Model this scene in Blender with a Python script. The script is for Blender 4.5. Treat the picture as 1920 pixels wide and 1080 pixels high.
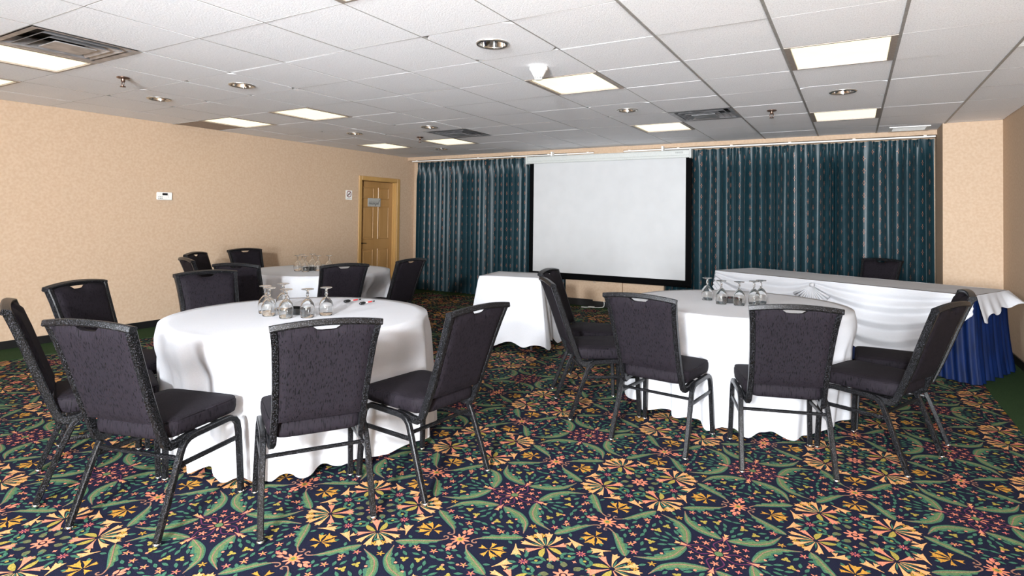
import bpy, math, random
import numpy as np
from mathutils import Matrix, Vector
for o in list(bpy.data.objects): bpy.data.objects.remove(o, do_unlink=True)
random.seed(7)
SC = bpy.context.scene
COL = SC.collection
# ------------------------------------------------------------------ camera
CAM = (0.38395, -2.66856, 1.31754)
R_ = Vector((0.86473161, 0.5020831, 0.01232056)); U_ = Vector((-0.00145447, -0.0220279, 0.9997563)); F_ = Vector((-0.50223214, 0.8645388, 0.01831795))
cd = bpy.data.cameras.new('camera'); cam = bpy.data.objects.new('camera', cd); COL.objects.link(cam)
cd.sensor_width = 36; cd.lens = 1090.54 * 36 / 1920
cd.shift_x = (960 - 967.9) / 1920; cd.shift_y = (387.94 - 540) / 1920
cd.clip_start = .05; cd.clip_end = 60
m = Matrix.Identity(4)
for i in range(3): m[i][0] = R_[i]; m[i][1] = U_[i]; m[i][2] = -F_[i]; m[i][3] = CAM[i]
cam.matrix_world = m
SC.camera = cam
# ------------------------------------------------------------------ world, exposure, flashes, added fill
w = bpy.data.worlds.new('world'); SC.world = w; w.use_nodes = True
w.node_tree.nodes['Background'].inputs[0].default_value = (.9, .95, 1, 1); w.node_tree.nodes['Background'].inputs[1].default_value = .1
vs = SC.view_settings; vs.view_transform = 'Standard'; vs.look = 'None'; vs.exposure = 0.40; vs.gamma = 1; vs.use_curve_mapping = False
def area_lamp(name, loc, aim, watt, size, spread=180, col=(.90, .955, 1.0)):          # studio flash heads and one added fill lamp, all behind the camera
    l = bpy.data.lights.new(name, 'AREA'); l.shape = 'DISK'; l.energy = watt; l.size = size; l.color = col; l.spread = math.radians(spread)
    o = bpy.data.objects.new(name, l); COL.objects.link(o); o.location = loc
    o.rotation_euler = (Vector(aim) - Vector(loc)).to_track_quat('-Z', 'Y').to_euler()
area_lamp('photo_flash', (.5, -5.2, 2.08), (-3.6, 6.0, 1.3), 335, .3, 150)
area_lamp('photo_flash', (-2.6, -5.3, 2.05), (2.2, 3, 1.3), 110, .3, 140)
area_lamp('added_ceiling_fill', (.6, -5.8, 1.05), (-.8, 2, 3.6), 640, 1.3)  # added low fill lamp aimed upward to brighten the ceiling, not a flash head
PANEL_EMIT = 1.02
# ------------------------------------------------------------------ helpers
H = 2.3735; T = .6096; XL = -6.606; XR = 1.70; YB = 5.62; YF = -7.6
def lin(c):
    return tuple(((v / 255) / 12.92 if v / 255 <= .04045 else (((v / 255) + .055) / 1.055) ** 2.4) for v in c) + (1,)
class MB:
    def __init__(s): s.v = []; s.f = []; s.uv = None
    def add(s, vs, fs):
        b = len(s.v); s.v += [tuple(p) for p in vs]; s.f += [tuple(i + b for i in f) for f in fs]; return s
    def box(s, x0, x1, y0, y1, z0, z1, M=None):
        vs = [Vector((x, y, z)) for z in (z0, z1) for y in (y0, y1) for x in (x0, x1)]
        if M is not None: vs = [M @ p for p in vs]
        return s.add(vs, [(0, 2, 3, 1), (4, 5, 7, 6), (0, 1, 5, 4), (2, 6, 7, 3), (0, 4, 6, 2), (1, 3, 7, 5)])
    def cbox(s, x0, x1, y0, y1, z0, z1, c=.004):
        """box with bevelled vertical and horizontal edges (three stacked rings)"""
        rings = [(c, z0), (0, z0 + c), (0, z1 - c), (c, z1)]; vs = []
        for o, z in rings:
            a, b, d, e = x0 + o, x1 - o, y0 + o, y1 - o; k = c
            vs += [(a + k, d, z), (b - k, d, z), (b, d + k, z), (b, e - k, z), (b - k, e, z), (a + k, e, z), (a, e - k, z), (a, d + k, z)]
        fs = [tuple(range(7, -1, -1)), tuple(range(24, 32))]
        for r in range(3):
            for i in range(8): j = (i + 1) % 8; fs.append((r * 8 + i, r * 8 + j, r * 8 + 8 + j, r * 8 + 8 + i))
        return s.add(vs, fs)
    def sweep(s, path, hw, hh, side, closed_ends=True, n=4, tw=None):
        """tube along path; side = constant direction of half width hw, other axis half height hh; n=4 box (chamfered), else ellipse"""
        path = [Vector(p) for p in path]; side = Vector(side).normalized(); N = len(path); b = len(s.v)
        if n == 4:
            c = .3; prof = [(-1, -1 + c), (-1 + c, -1), (1 - c, -1), (1, -1 + c), (1, 1 - c), (1 - c, 1), (-1 + c, 1), (-1, 1 - c)]
        else: prof = [(math.cos(2 * math.pi * i / n), math.sin(2 * math.pi * i / n)) for i in range(n)]
        k = len(prof)
        for i, p in enumerate(path):
            d = (path[min(i + 1, N - 1)] - path[max(i - 1, 0)]).normalized()
            sd = (side - d * side.dot(d)).normalized(); up = d.cross(sd)
            ks = 1.0
            if 0 < i < N - 1:
                a = (path[i] - path[i - 1]).normalized(); bb = (path[i + 1] - path[i]).normalized(); ks = 1 / max(.55, a.dot(d))
            q = 1 if tw is None else tw[i]
            for x, y in prof: s.v.append(tuple(p + sd * (x * hw * q) + up * (y * hh * q * (ks if n == 4 else 1))))
        for i in range(N - 1):
            for j in range(k): l = (j + 1) % k; s.f.append((b + i * k + j, b + i * k + l, b + (i + 1) * k + l, b + (i + 1) * k + j))
        if closed_ends: s.f.append(tuple(b + j for j in range(k - 1, -1, -1))); s.f.append(tuple(b + (N - 1) * k + j for j in range(k)))
        return s
    def lathe(s, prof, n=24, c=(0, 0, 0), a0=0.0):
        b = len(s.v); N = len(prof)
        for r, z in prof:
            for i in range(n): t = 2 * math.pi * i / n + a0; s.v.append((c[0] + r * math.cos(t), c[1] + r * math.sin(t), c[2] + z))
        for k in range(N - 1):
            for i in range(n): j = (i + 1) % n; s.f.append((b + k * n + i, b + k * n + j, b + (k + 1) * n + j, b + (k + 1) * n + i))
        return s
    def cap(s, r, z, n=24, c=(0, 0, 0), flip=False, a0=0.0):
        b = len(s.v)
        for i in range(n): t = 2 * math.pi * i / n + a0; s.v.append((c[0] + r * math.cos(t), c[1] + r * math.sin(t), c[2] + z))
        f = tuple(b + i for i in range(n)); s.f.append(f[::-1] if flip else f); return s
    def grid(s, fn, nu, nv, wrap=False):
        b = len(s.v); mu = nu if wrap else nu + 1
        for j in range(nv + 1):
            for i in range(mu): s.v.append(tuple(fn(i / nu, j / nv)))
        for j in range(nv):
            for i in range(nu):
                i2 = (i + 1) % mu if wrap else i + 1
                s.f.append((b + j * mu + i, b + j * mu + i2, b + (j + 1) * mu + i2, b + (j + 1) * mu + i))
        return s
    def mesh(s, name, smooth=False):
        me = bpy.data.meshes.new(name); me.from_pydata(s.v, [], s.f); me.update()
        if smooth: me.shade_smooth()
        return me
    def build(s, name, mat, parent=None, smooth=False, loc=None, angle=None):
        me = s.mesh(name, smooth); o = bpy.data.objects.new(name, me); COL.objects.link(o)
        if smooth and angle:
            me.set_sharp_from_angle(angle=math.radians(angle))
        for q in (mat if isinstance(mat, (list, tuple)) else [mat]): me.materials.append(q)
        if parent is not None: o.parent = parent
        if loc is not None: o.location = loc
        return o
def tag(o, label=None, cat=None, group=None, kind=None):
    if label: o['label'] = label
    if cat: o['category'] = cat
    if group: o['group'] = group
    if kind: o['kind'] = kind
    return o
def empty(name, loc, rz=0):
    o = bpy.data.objects.new(name, None); COL.objects.link(o); o.location = loc; o.rotation_euler = (0, 0, rz); o.empty_display_size = .1; return o
def copy_tree(o, parent=None):
    c = o.copy(); COL.objects.link(c); c.parent = parent
    for ch in list(o.children): copy_tree(ch, c)
    return c
def catmull(pts, n):
    P = [np.array(p, float) for p in pts]; P = [2 * P[0] - P[1]] + P + [2 * P[-1] - P[-2]]; out = []
    for i in range(1, len(P) - 2):
        for k in range(n):
            t = k / n; a, b, c, d = P[i - 1], P[i], P[i + 1], P[i + 2]
            out.append(.5 * ((2 * b) + (c - a) * t + (2 * a - 5 * b + 4 * c - d) * t * t + (3 * b - a - 3 * c + d) * t ** 3))
    out.append(P[-2]); return out
# ------------------------------------------------------------------ materials
def nodes(name):
    mt = bpy.data.materials.new(name); mt.use_nodes = True; nt = mt.node_tree; b = nt.nodes['Principled BSDF']; return mt, nt, b
def N(nt, t, **k):
    n = nt.nodes.new(t)
    for a, v in k.items():
        if a.startswith('i_'): n.inputs[a[2:].replace('_', ' ')].default_value = v
        else: setattr(n, a, v)
    return n
def L(nt, a, b): nt.links.new(a, b)
def texmap(nt, scale=(1, 1, 1), coord='Object'):
    tc = N(nt, 'ShaderNodeTexCoord'); mp = N(nt, 'ShaderNodeMapping'); mp.inputs['Scale'].default_value = scale; L(nt, tc.outputs[coord], mp.inputs[0]); return mp.outputs[0]
def noisy(name, c1, c2, scale=40, stretch=(1, 1, 1), rough=.7, metal=0, bump=0, spec=.5, lo=.35, hi=.65, detail=3, bscale=None, coat=0, sheen=0, coord='Object'):
    mt, nt, b = nodes(name); v = texmap(nt, stretch, coord)
    n = N(nt, 'ShaderNodeTexNoise'); n.inputs['Scale'].default_value = scale; n.inputs['Detail'].default_value = detail; L(nt, v, n.inputs['Vector'])
    r = N(nt, 'ShaderNodeValToRGB'); r.color_ramp.elements[0].position = lo; r.color_ramp.elements[1].position = hi
    r.color_ramp.elements[0].color = lin(c1); r.color_ramp.elements[1].color = lin(c2)
    L(nt, n.outputs['Fac'], r.inputs[0]); L(nt, r.outputs[0], b.inputs['Base Color'])
    b.inputs['Roughness'].default_value = rough; b.inputs['Metallic'].default_value = metal; b.inputs['Specular IOR Level'].default_value = spec
    b.inputs['Coat Weight'].default_value = coat; b.inputs['Sheen Weight'].default_value = sheen
    if bump:
        n2 = n
        if bscale: n2 = N(nt, 'ShaderNodeTexNoise'); n2.inputs['Scale'].default_value = bscale; n2.inputs['Detail'].default_value = 4; L(nt, v, n2.inputs['Vector'])
        bp = N(nt, 'ShaderNodeBump'); bp.inputs['Strength'].default_value = bump; bp.inputs['Distance'].default_value = .004; L(nt, n2.outputs['Fac'], bp.inputs['Height']); L(nt, bp.outputs[0], b.inputs['Normal'])
    return mt
def plain(name, c, rough=.5, metal=0, spec=.5, var=.06, scale=60):
    c2 = tuple(min(255, v * (1 + var)) for v in c); c1 = tuple(v * (1 - var) for v in c)
    return noisy(name, c1, c2, scale=scale, rough=rough, metal=metal, spec=spec)
M = {}
M['wall'] = noisy('wallpaper', (183, 157, 132), (191, 166, 142), scale=40, rough=.75, bump=.1, bscale=180, spec=.25, detail=6, lo=.36, hi=.64)
M['tile'] = noisy('ceiling_tile', (232, 232, 235), (248, 248, 251), scale=150, rough=.9, bump=.5, bscale=190, spec=.1, stretch=(1, .45, 1), lo=.3, hi=.55)
M['tee'] = plain('ceiling_tee', (150, 146, 142), rough=.5)
M['tee_white'] = plain('ceiling_cross_tee', (176, 174, 172), rough=.5)
M['plenum'] = plain('plenum', (60, 58, 56), rough=.9)
M['base'] = plain('black_baseboard', (14, 13, 14), rough=.45)
M['green'] = noisy('green_carpet', (30, 48, 26), (48, 68, 40), scale=260, rough=.95, bump=.4, spec=.1)
M['navy'] = noisy('navy_carpet', (12, 13, 28), (23, 25, 44), scale=300, rough=.95, bump=.4, spec=.1)
M['frame'] = None
M['door'] = noisy('door_paint', (160, 120, 72), (172, 132, 84), scale=6, stretch=(1, 1, .12), rough=.38)
M['casing'] = noisy('casing_paint', (176, 136, 80), (186, 146, 90), scale=6, stretch=(1, 1, .12), rough=.4)
M['white'] = plain('white_plastic', (232, 230, 226), rough=.45, var=.02)
M['black'] = plain('black_plastic', (12, 12, 13), rough=.4)
M['grey'] = plain('grey_print', (140, 140, 138), rough=.6)
M['steel'] = plain('brushed_metal', (196, 192, 186), rough=.28, metal=1, var=.08, scale=30)
M['sprinkler'] = plain('sprinkler_metal', (120, 96, 84), rough=.3, metal=.9, var=.1)
M['chrome'] = plain('chrome', (225, 225, 225), rough=.08, metal=1, var=.01)
M['lampgrey'] = plain('fixture_metal', (150, 138, 128), rough=.45)
M['diff'] = plain('diffuser_metal', (176, 174, 176), rough=.42, metal=.6, var=.1, scale=12)
M['screenwhite'] = plain('projection_fabric', (188, 188, 189), rough=.8, var=.01, scale=5)
M['casewhite'] = plain('screen_casing', (188, 190, 187), rough=.4, var=.02)
M['screenblack'] = plain('screen_border', (4, 4, 5), rough=.9, spec=.08)
M['cloth'] = noisy('white_linen', (189, 189, 193), (198, 198, 202), scale=420, rough=.85, bump=.15, spec=.1)
M['skirt'] = noisy('blue_skirt', (2, 15, 44), (4, 25, 66), scale=30, stretch=(1, 1, .1), rough=.6, spec=.15)
M['nameplate'] = plain('grey_nameplate', (168, 166, 160), rough=.35)
M['red'] = plain('red_print', (190, 40, 40), rough=.6)
M['redfoil'] = plain('red_wrapper', (120, 45, 40), rough=.35)
M['fabric'] = noisy('charcoal_upholstery', (6, 5, 7), (26, 22, 27), scale=260, stretch=(1, .6, .1), rough=.75, bump=.2, spec=.1, sheen=.0, lo=.37, hi=.45)
M['tlegs'] = plain('table_leg_metal', (150, 150, 152), rough=.35, metal=.8)
M['wood'] = noisy('plywood', (150, 118, 80), (172, 138, 96), scale=8, stretch=(1, 8, 1), rough=.6)
def hammertone():
    mt, nt, b = nodes('hammertone_frame'); v = texmap(nt)
    vo = N(nt, 'ShaderNodeTexNoise'); vo.inputs['Scale'].default_value = 290; vo.inputs['Detail'].default_value = 2; L(nt, v, vo.inputs['Vector'])
    r = N(nt, 'ShaderNodeValToRGB'); e = r.color_ramp.elements; e[0].position = .53; e[0].color = lin((4, 4, 4)); e[1].position = .68; e[1].color = lin((62, 62, 67))
    L(nt, vo.outputs['Fac'], r.inputs[0]); L(nt, r.outputs[0], b.inputs['Base Color'])
    b.inputs['Roughness'].default_value = .3; b.inputs['Specular IOR Level'].default_value = .2; b.inputs['Metallic'].default_value = .0
    bp = N(nt, 'ShaderNodeBump'); bp.inputs['Strength'].default_value = .35; bp.inputs['Distance'].default_value = .002; L(nt, vo.outputs['Fac'], bp.inputs['Height']); L(nt, bp.outputs[0], b.inputs['Normal'])
    return mt
M['frame'] = hammertone()
def glass():
    mt, nt, b = nodes('clear_glass'); v = texmap(nt); n = N(nt, 'ShaderNodeTexNoise'); n.inputs['Scale'].default_value = 30; L(nt, v, n.inputs['Vector'])
    r = N(nt, 'ShaderNodeMapRange'); r.inputs['To Min'].default_value = 0; r.inputs['To Max'].default_value = .03; L(nt, n.outputs['Fac'], r.inputs['Value']); L(nt, r.outputs[0], b.inputs['Roughness'])
    b.inputs['Base Color'].default_value = (.97, .98, .98, 1); b.inputs['Transmission Weight'].default_value = 1; b.inputs['IOR'].default_value = 1.48; return mt
M['glass'] = glass()
def lens():
    mt, nt, b = nodes('light_lens'); v = texmap(nt); n = N(nt, 'ShaderNodeTexNoise'); n.inputs['Scale'].default_value = 5; L(nt, v, n.inputs['Vector'])
    r = N(nt, 'ShaderNodeMapRange'); r.inputs['To Min'].default_value = PANEL_EMIT * .92; r.inputs['To Max'].default_value = PANEL_EMIT * 1.08; L(nt, n.outputs['Fac'], r.inputs['Value'])
    b.inputs['Base Color'].default_value = lin((150, 148, 135)); b.inputs['Emission Color'].default_value = (1, .92, .64, 1); L(nt, r.outputs[0], b.inputs['Emission Strength']); b.inputs['Roughness'].default_value = .5; return mt
M['lens'] = lens()
def curtain_mat():
    mt, nt, b = nodes('teal_curtain'); tc = N(nt, 'ShaderNodeTexCoord')
    sep = N(nt, 'ShaderNodeSeparateXYZ'); L(nt, tc.outputs['UV'], sep.inputs[0])
    def mth(op, a, c=None):
        n = N(nt, 'ShaderNodeMath', operation=op)
        for k, s in enumerate((a, c)):
            if s is None: continue
            if isinstance(s, (int, float)): n.inputs[k].default_value = s
            else: L(nt, s, n.inputs[k])
        return n.outputs[0]
    pa, pb = .115, .148
    cu = mth('DIVIDE', sep.outputs[0], pa); col = mth('FLOOR', cu); fu = mth('MULTIPLY', mth('SUBTRACT', mth('SUBTRACT', cu, col), .5), pa)
    par = mth('MODULO', col, 2.0); cv = mth('ADD', mth('DIVIDE', sep.outputs[1], pb), mth('MULTIPLY', par, .5)); fv = mth('MULTIPLY', mth('SUBTRACT', mth('SUBTRACT', cv, mth('FLOOR', cv)), .5), pb)
    tot = None
    for ox, oy, rr in ((0, .015, .0046), (0, -.015, .0046), (.009, 0, .0042), (-.009, 0, .0042), (0, .027, .003), (0, -.027, .003)):
        dx = mth('SUBTRACT', fu, ox); dy = mth('SUBTRACT', fv, oy)
        d = mth('SQRT', mth('ADD', mth('MULTIPLY', dx, dx), mth('MULTIPLY', dy, dy))); k = mth('LESS_THAN', d, rr)
        tot = k if tot is None else mth('MAXIMUM', tot, k)
    n = N(nt, 'ShaderNodeTexNoise'); n.inputs['Scale'].default_value = 9; L(nt, tc.outputs['UV'], n.inputs['Vector'])
    r = N(nt, 'ShaderNodeValToRGB'); r.color_ramp.elements[0].color = lin((13, 35, 42)); r.color_ramp.elements[1].color = lin((22, 54, 63)); L(nt, n.outputs['Fac'], r.inputs[0])
    mx = N(nt, 'ShaderNodeMix', data_type='RGBA'); L(nt, tot, mx.inputs[0]); L(nt, r.outputs[0], mx.inputs[6]); mx.inputs[7].default_value = lin((186, 120, 92)); L(nt, mx.outputs[2], b.inputs['Base Color'])
    b.inputs['Roughness'].default_value = .42; b.inputs['Specular IOR Level'].default_value = .38; return mt
M['curtain'] = curtain_mat()
# ------------------------------------------------------------------ room shell
def struct(name, mb, mat, parent=None, smooth=False):
    o = mb.build(name, mat, parent, smooth)
    if parent is None: o['kind'] = 'structure'
    return o
floor = struct('floor', MB().box(XL - .2, XR + .2, YF - .2, YB + .2, -.1, 0), M['navy'])
GX0, GX1, GY1 = -6.06, 1.30, 5.30
bd = MB()
bd.box(XL, GX0, YF, YB, 0, .0052); bd.box(GX1, XR, YF, YB, 0, .0052); bd.box(GX0, GX1, GY1, YB, 0, .0052)
struct('carpet_border', bd, M['green'], floor)
DY0, DY1, DZ = 4.30, 5.15, 1.905          # door opening in the left wall
wl = MB(); wl.box(XL - .2, XL, YF, DY0, 0, H + .2); wl.box(XL - .2, XL, DY0, DY1, DZ, H + .2); wl.box(XL - .2, XL, DY1, YB, 0, H + .2)
struct('wall_left', wl, M['wall'])
wb = MB(); wb.box(XL - .2, XR + .2, YB, YB + .2, 0, H + .2)
wb.box(XL, 1.20, 5.44, YB, 2.322, H + .02)                       # lintel over the curtained windows
wb.box(-2.985, -2.53, 5.44, YB, .09, 2.322)                      # pier between the windows
wb.box(-3.45, -2.985, 5.475, YB, .105, 2.322); wb.box(-2.53, -1.93, 5.475, YB, .105, 2.322)
struct('wall_back', wb, M['wall'])
struct('wall_pier', MB().box(1.20, XR, 4.955, YB, 0, H + .02), M['wall'])
struct('wall_right', MB().box(XR, XR + .2, YF, YB, 0, H + .2), M['wall'])
struct('wall_front', MB().box(XL - .2, XR + .2, YF - .2, YF, 0, H + .2), M['wall'])
struct('baseboard_left', MB().box(XL, XL + .012, YF, DY0 - .06, .004, .082).box(XL, XL + .012, 5.21, YB, .004, .082), M['base'])
struct('baseboard_right', MB().box(XR - .012, XR, YF, 4.955, .004, .085).box(1.20, XR - .012, 4.943, 4.955, .004, .085), M['base'])
struct('baseboard_back', MB().box(-3.45, -1.93, 5.455, 5.475, .004, .105).box(-2.985, -2.53, 5.43, 5.455, .004, .09), M['base'])
# door
d1 = empty('door_1', (XL - .085, (DY0 + DY1) / 2, 0)); tag(d1, kind='structure')
DW = DY1 - DY0 - .012
leaf = MB().cbox(-.04, 0, -DW / 2, DW / 2, .008, DZ - .008, .003).build('door_leaf', M['door'], d1)
def door_panel(y0, y1, z0, z1):
    mb = MB(); q = .022
    def ring(o, x): return [(x, y0 + o, z0 + o), (x, y1 - o, z0 + o), (x, y1 - o, z1 - o), (x, y0 + o, z1 - o)]
    rs = [ring(0, .001), ring(.006, .009), ring(.014, .009), ring(q, .002), ring(q + .03, .008)]
    for k in range(4):
        b = len(mb.v); mb.v += rs[k] + rs[k + 1]
        for i in range(4): j = (i + 1) % 4; mb.f.append((b + i, b + j, b + 4 + j, b + 4 + i))
    b = len(mb.v); mb.v += rs[4]; mb.f.append((b, b + 1, b + 2, b + 3))
    mb.build('door_panel', M['door'], leaf)
for y0, y1 in ((-DW / 2 + .10, -.05), (.05, DW / 2 - .10)):
    for z0, z1 in ((.22, .76), (.92, 1.48), (1.60, 1.80)): door_panel(y0, y1, z0, z1)
hd = MB().lathe([(0, .0), (.026, .0), (.026, .008), (.012, .014), (.012, .045), (0, .045)], 16)
hm = Matrix.Translation((0, -DW / 2 + .055, .86)) @ Matrix.Rotation(math.radians(90), 4, 'Y')
hd.v = [tuple(hm @ Vector(p)) for p in hd.v]
hd.sweep([(.042, -DW / 2 + .055, .86), (.046, -DW / 2 + .1, .862), (.044, -DW / 2 + .165, .857)], .009, .007, (1, 0, 0), n=8)
hd.build('door_handle', M['black'], leaf, True)
cs = MB()
for y0, y1, z0, z1 in ((DY0 - .065, DY0, .004, DZ + .068), (DY1, DY1 + .065, .004, DZ + .068), (DY0, DY1, DZ, DZ + .068)): cs.cbox(XL + .001, XL + .02, y0, y1, z0, z1, .004)
c0 = cs.build('door_casing', M['casing']); c0.parent = d1; c0.location = (-(XL - .085), -(DY0 + DY1) / 2, 0)
jb = MB(); jb.box(XL - .195, XL, DY1 - .004, DY1 + .001, 0, DZ); jb.box(XL - .195, XL, DY0 - .001, DY0 + .004, 0, DZ); jb.box(XL - .195, XL, DY0, DY1, DZ - .004, DZ + .001)
jb.box(XL - .084, XL - .05, DY1 - .016, DY1 - .004, 0, DZ); jb.box(XL - .2, XL - .19, DY0, DY1, 0, DZ)
j0 = jb.build('door_jamb', M['casing'], d1); j0.location = (-(XL - .085), -(DY0 + DY1) / 2, 0)
# ------------------------------------------------------------------ ceiling: slab, tees, tiles, fixtures
NF = -3
cl = MB(); cl.box(XL - .2, XR + .2, YF - .2, YB + .2, H + .16, H + .26); cl.box(XL, XR, YF, NF * T - .012, H + .003, H + .16)
ceil = struct('ceiling', cl, M['tile'])
ceil2 = MB()
LIGHTS = [(-3, 2), (-3, 6), (0, 2), (0, 6), (-8, 2), (-10, 2), (-10, 6), (-8, 6), (-8, -2), (-10, -2), (-3, -2)]
DIFF = [(-7, -2), (-7, 5), (-2, 5)]
DOWN = [(-3, 0), (-7, 0), (-9, 0), (-7, 4), (-3, 4), (0, 4), (-9, 4), (-9, 7)]
YE = 5.44
for mi in range(-10, 3):
    x = mi * T; y1 = YE if x < 1.2 else 4.955
    hw_ = .008 if mi >= -1 else .004; MB().box(x - hw_, x + hw_, NF * T, y1, H - (.001 if mi >= -1 else -.004), H + .03).build('main_tee', M['tee'], ceil)
for ni in range(NF, 9):
    y = ni * T; x1 = XR if y < 4.955 else 1.2
    MB().box(XL, x1, y - .003, y + .003, H + .004, H + .026).build('cross_tee', M['tee_white'], ceil)
tile_cache = {}
def tile_mesh(sx, sy, hole):
    k = (round(sx, 3), round(sy, 3), hole)
    if k not in tile_cache:
        mb = MB()
        if not hole: mb.cbox(-sx / 2, sx / 2, -sy / 2, sy / 2, 0, .014, .002)
        else:
            n = 32; r = .084
            for z in (0, .014):
                b = len(mb.v)
                for i in range(n):
                    t = 2 * math.pi * (i + .5) / n; c, s = math.cos(t), math.sin(t); q = max(abs(c), abs(s)); mb.v.append((c / q * sx / 2, s / q * sy / 2, z))
                for i in range(n):
                    t = 2 * math.pi * (i + .5) / n; mb.v.append((r * math.cos(t), r * math.sin(t), z))
                for i in range(n):
                    j = (i + 1) % n; f = (b + i, b + j, b + n + j, b + n + i); mb.f.append(f[::-1] if z == 0 else f)
            b = n * 2
            for i in range(n):
                j = (i + 1) % n; mb.f.append((i, j, b + j, b + i)); mb.f.append((n + j, n + i, b + n + i, b + n + j))
        me = mb.mesh('ceiling_tile'); me.materials.append(M['tile']); tile_cache[k] = me
    return tile_cache[k]
xs = [XL] + [i * T for i in range(-10, 3)] + [XR]
ys = [i * T for i in range(NF, 9)] + [YE]
for a in range(len(xs) - 1):
    for b in range(len(ys) - 1):
        x0, x1, y0, y1 = xs[a], xs[a + 1], ys[b], ys[b + 1]; mi, ni = round(x0 / T) if a else -11, NF + b
        if (mi, ni) in LIGHTS or (mi, ni) in DIFF: continue
        if x0 > 1.1:
            if y0 > 4.955: continue
            y1 = min(y1, 4.955)
        if (mi, ni) == (2, 2) or (mi, ni) == (-11, 2): continue
        o = bpy.data.objects.new('ceiling_tile', tile_mesh(x1 - x0 - .008, y1 - y0 - .005, (mi, ni) in DOWN)); COL.objects.link(o); o.parent = ceil
        o.location = ((x0 + x1) / 2, (y0 + y1) / 2, H + .0025 + random.uniform(0, .0022)); o.rotation_euler = (random.uniform(-.002, .002), random.uniform(-.002, .002), 0)
LL = {(-3, 2): 'square lit ceiling panel right beside the white smoke detector', (-3, 6): 'lit ceiling panel next to the square air diffuser above the projection screen',
      (0, 2): 'nearest and largest lit ceiling panel on the right side of the room', (0, 6): 'lit ceiling panel close to the curtains above the right-hand curtain',
      (-8, 2): 'lit ceiling panel over the back round table, nearer of the two side by side', (-10, 2): 'lit ceiling panel beside a dark filler panel against the left wall',
      (-10, 6): 'farthest left lit ceiling panel, above the tan door', (-8, 6): 'lit ceiling panel beside a sprinkler, just behind the far square diffuser',
      (-8, -2): 'lit ceiling panel next to the large air diffuser at the left edge', (-10, -2): 'lit ceiling panel cut by the left edge of the picture, close to the wall',
      (-3, -2): 'ceiling panel light just above the top edge of the picture, at the middle'}
for mi, ni in LIGHTS:
    t = empty('ceiling_light', ((mi + .5) * T, (ni + .5) * T, H)); tag(t, LL[(mi, ni)], 'ceiling light', 'lit square panels in the ceiling grid')
    h = T / 2 - .008; f = MB(); wx, wy = .034, .014
    f.box(-h, -h + wx, -h, h, .0, .028); f.box(h - wx, h, -h, h, .0, .028); f.box(-h + wx, h - wx, -h, -h + wy, .0, .028); f.box(-h + wx, h - wx, h - wy, h, .0, .028)
    f.build('light_frame', M['lampgrey'], t)
    MB().cbox(-h + wx, h - wx, -h + wy, h - wy, .010, .026, .003).build('lens', M['lens'], t)
    MB().box(-h, h, -h, h, .03, .12).build('housing', M['lampgrey'], t)
DL = {(-7, -2): 'large square air diffuser beside the lit panel at the left edge', (-7, 5): 'dark square air diffuser far back between a downlight and a lit panel', (-2, 5): 'square metal air diffuser in the ceiling before the projection screen'}
def sq(mb, h0, z0, h1, z1, th=.004):
    rs = [(h0, z0), (h1, z1), (h1 - th, z1), (h0 - th, z0)]; b = len(mb.v)
    for h, z in rs: mb.v += [(-h, -h, z), (h, -h, z), (h, h, z), (-h, h, z)]
    for k in range(4):
        for i in range(4): j = (i + 1) % 4; l = (k + 1) % 4; mb.f.append((b + k * 4 + i, b + k * 4 + j, b + l * 4 + j, b + l * 4 + i))
for mi, ni in DIFF:
    t = empty('air_diffuser', ((mi + .5) * T, (ni + .5) * T, H)); tag(t, DL[(mi, ni)], 'air vent', 'square air diffusers in the ceiling')
    f = MB(); h = T / 2 - .008; sq(f, h, .0, h - .035, .004, .004); f.build('flange', M['diff'], t)
    for h0, h1, z0, z1 in ((.272, .215, .004, .05), (.225, .165, -.004, .042), (.17, .11, -.010, .034)):
        l = MB(); sq(l, h0, z0, h1, z1, .003); l.build('louver', M['diff'], t)
    MB().cbox(-.115, .115, -.115, .115, -.012, -.006, .002).build('centre_plate', M['diff'], t)
    MB().box(-h, h, -h, h, .085, .12).build('backing', M['plenum'], t)
WL = {(-3, 0): 'largest chrome downlight, nearest the camera, before the smoke detector', (-7, 0): 'chrome recessed downlight, right one of the pair near the left wall sprinkler', (-9, 0): 'chrome recessed downlight closest to the left wall',
      (-7, 4): 'recessed downlight touching the corner of the far square diffuser', (-3, 4): 'recessed downlight in front of the lit panel above the screen', (0, 4): 'recessed downlight between the two lit panels on the right',
      (-9, 4): 'small recessed downlight in front of the lit panel above the door', (-9, 7): 'farthest small downlight just above the left curtain'}
for mi, ni in DOWN:
    t = empty('recessed_downlight', ((mi + .5) * T, (ni + .5) * T, H)); tag(t, WL[(mi, ni)], 'downlight', 'round recessed downlights')
    MB().lathe([(.080, .004), (.083, -.006), (.098, -.005), (.102, .002), (.098, .004)], 32).build('trim_ring', M['steel'], t, True)
    MB().lathe([(.081, .0), (.078, .02), (.07, .05), (.052, .10)], 32).build('reflector', M['chrome'], t, True)
    MB().lathe([(.0, .085), (.03, .088), (.042, .105), (.052, .11)], 20).build('lamp', M['white'], t, True)
SL = ['brass sprinkler head in the ceiling near the left wall', 'sprinkler head in front of the screen-side lit panels on the right', 'small far sprinkler head at the corner of a lit panel']
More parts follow.
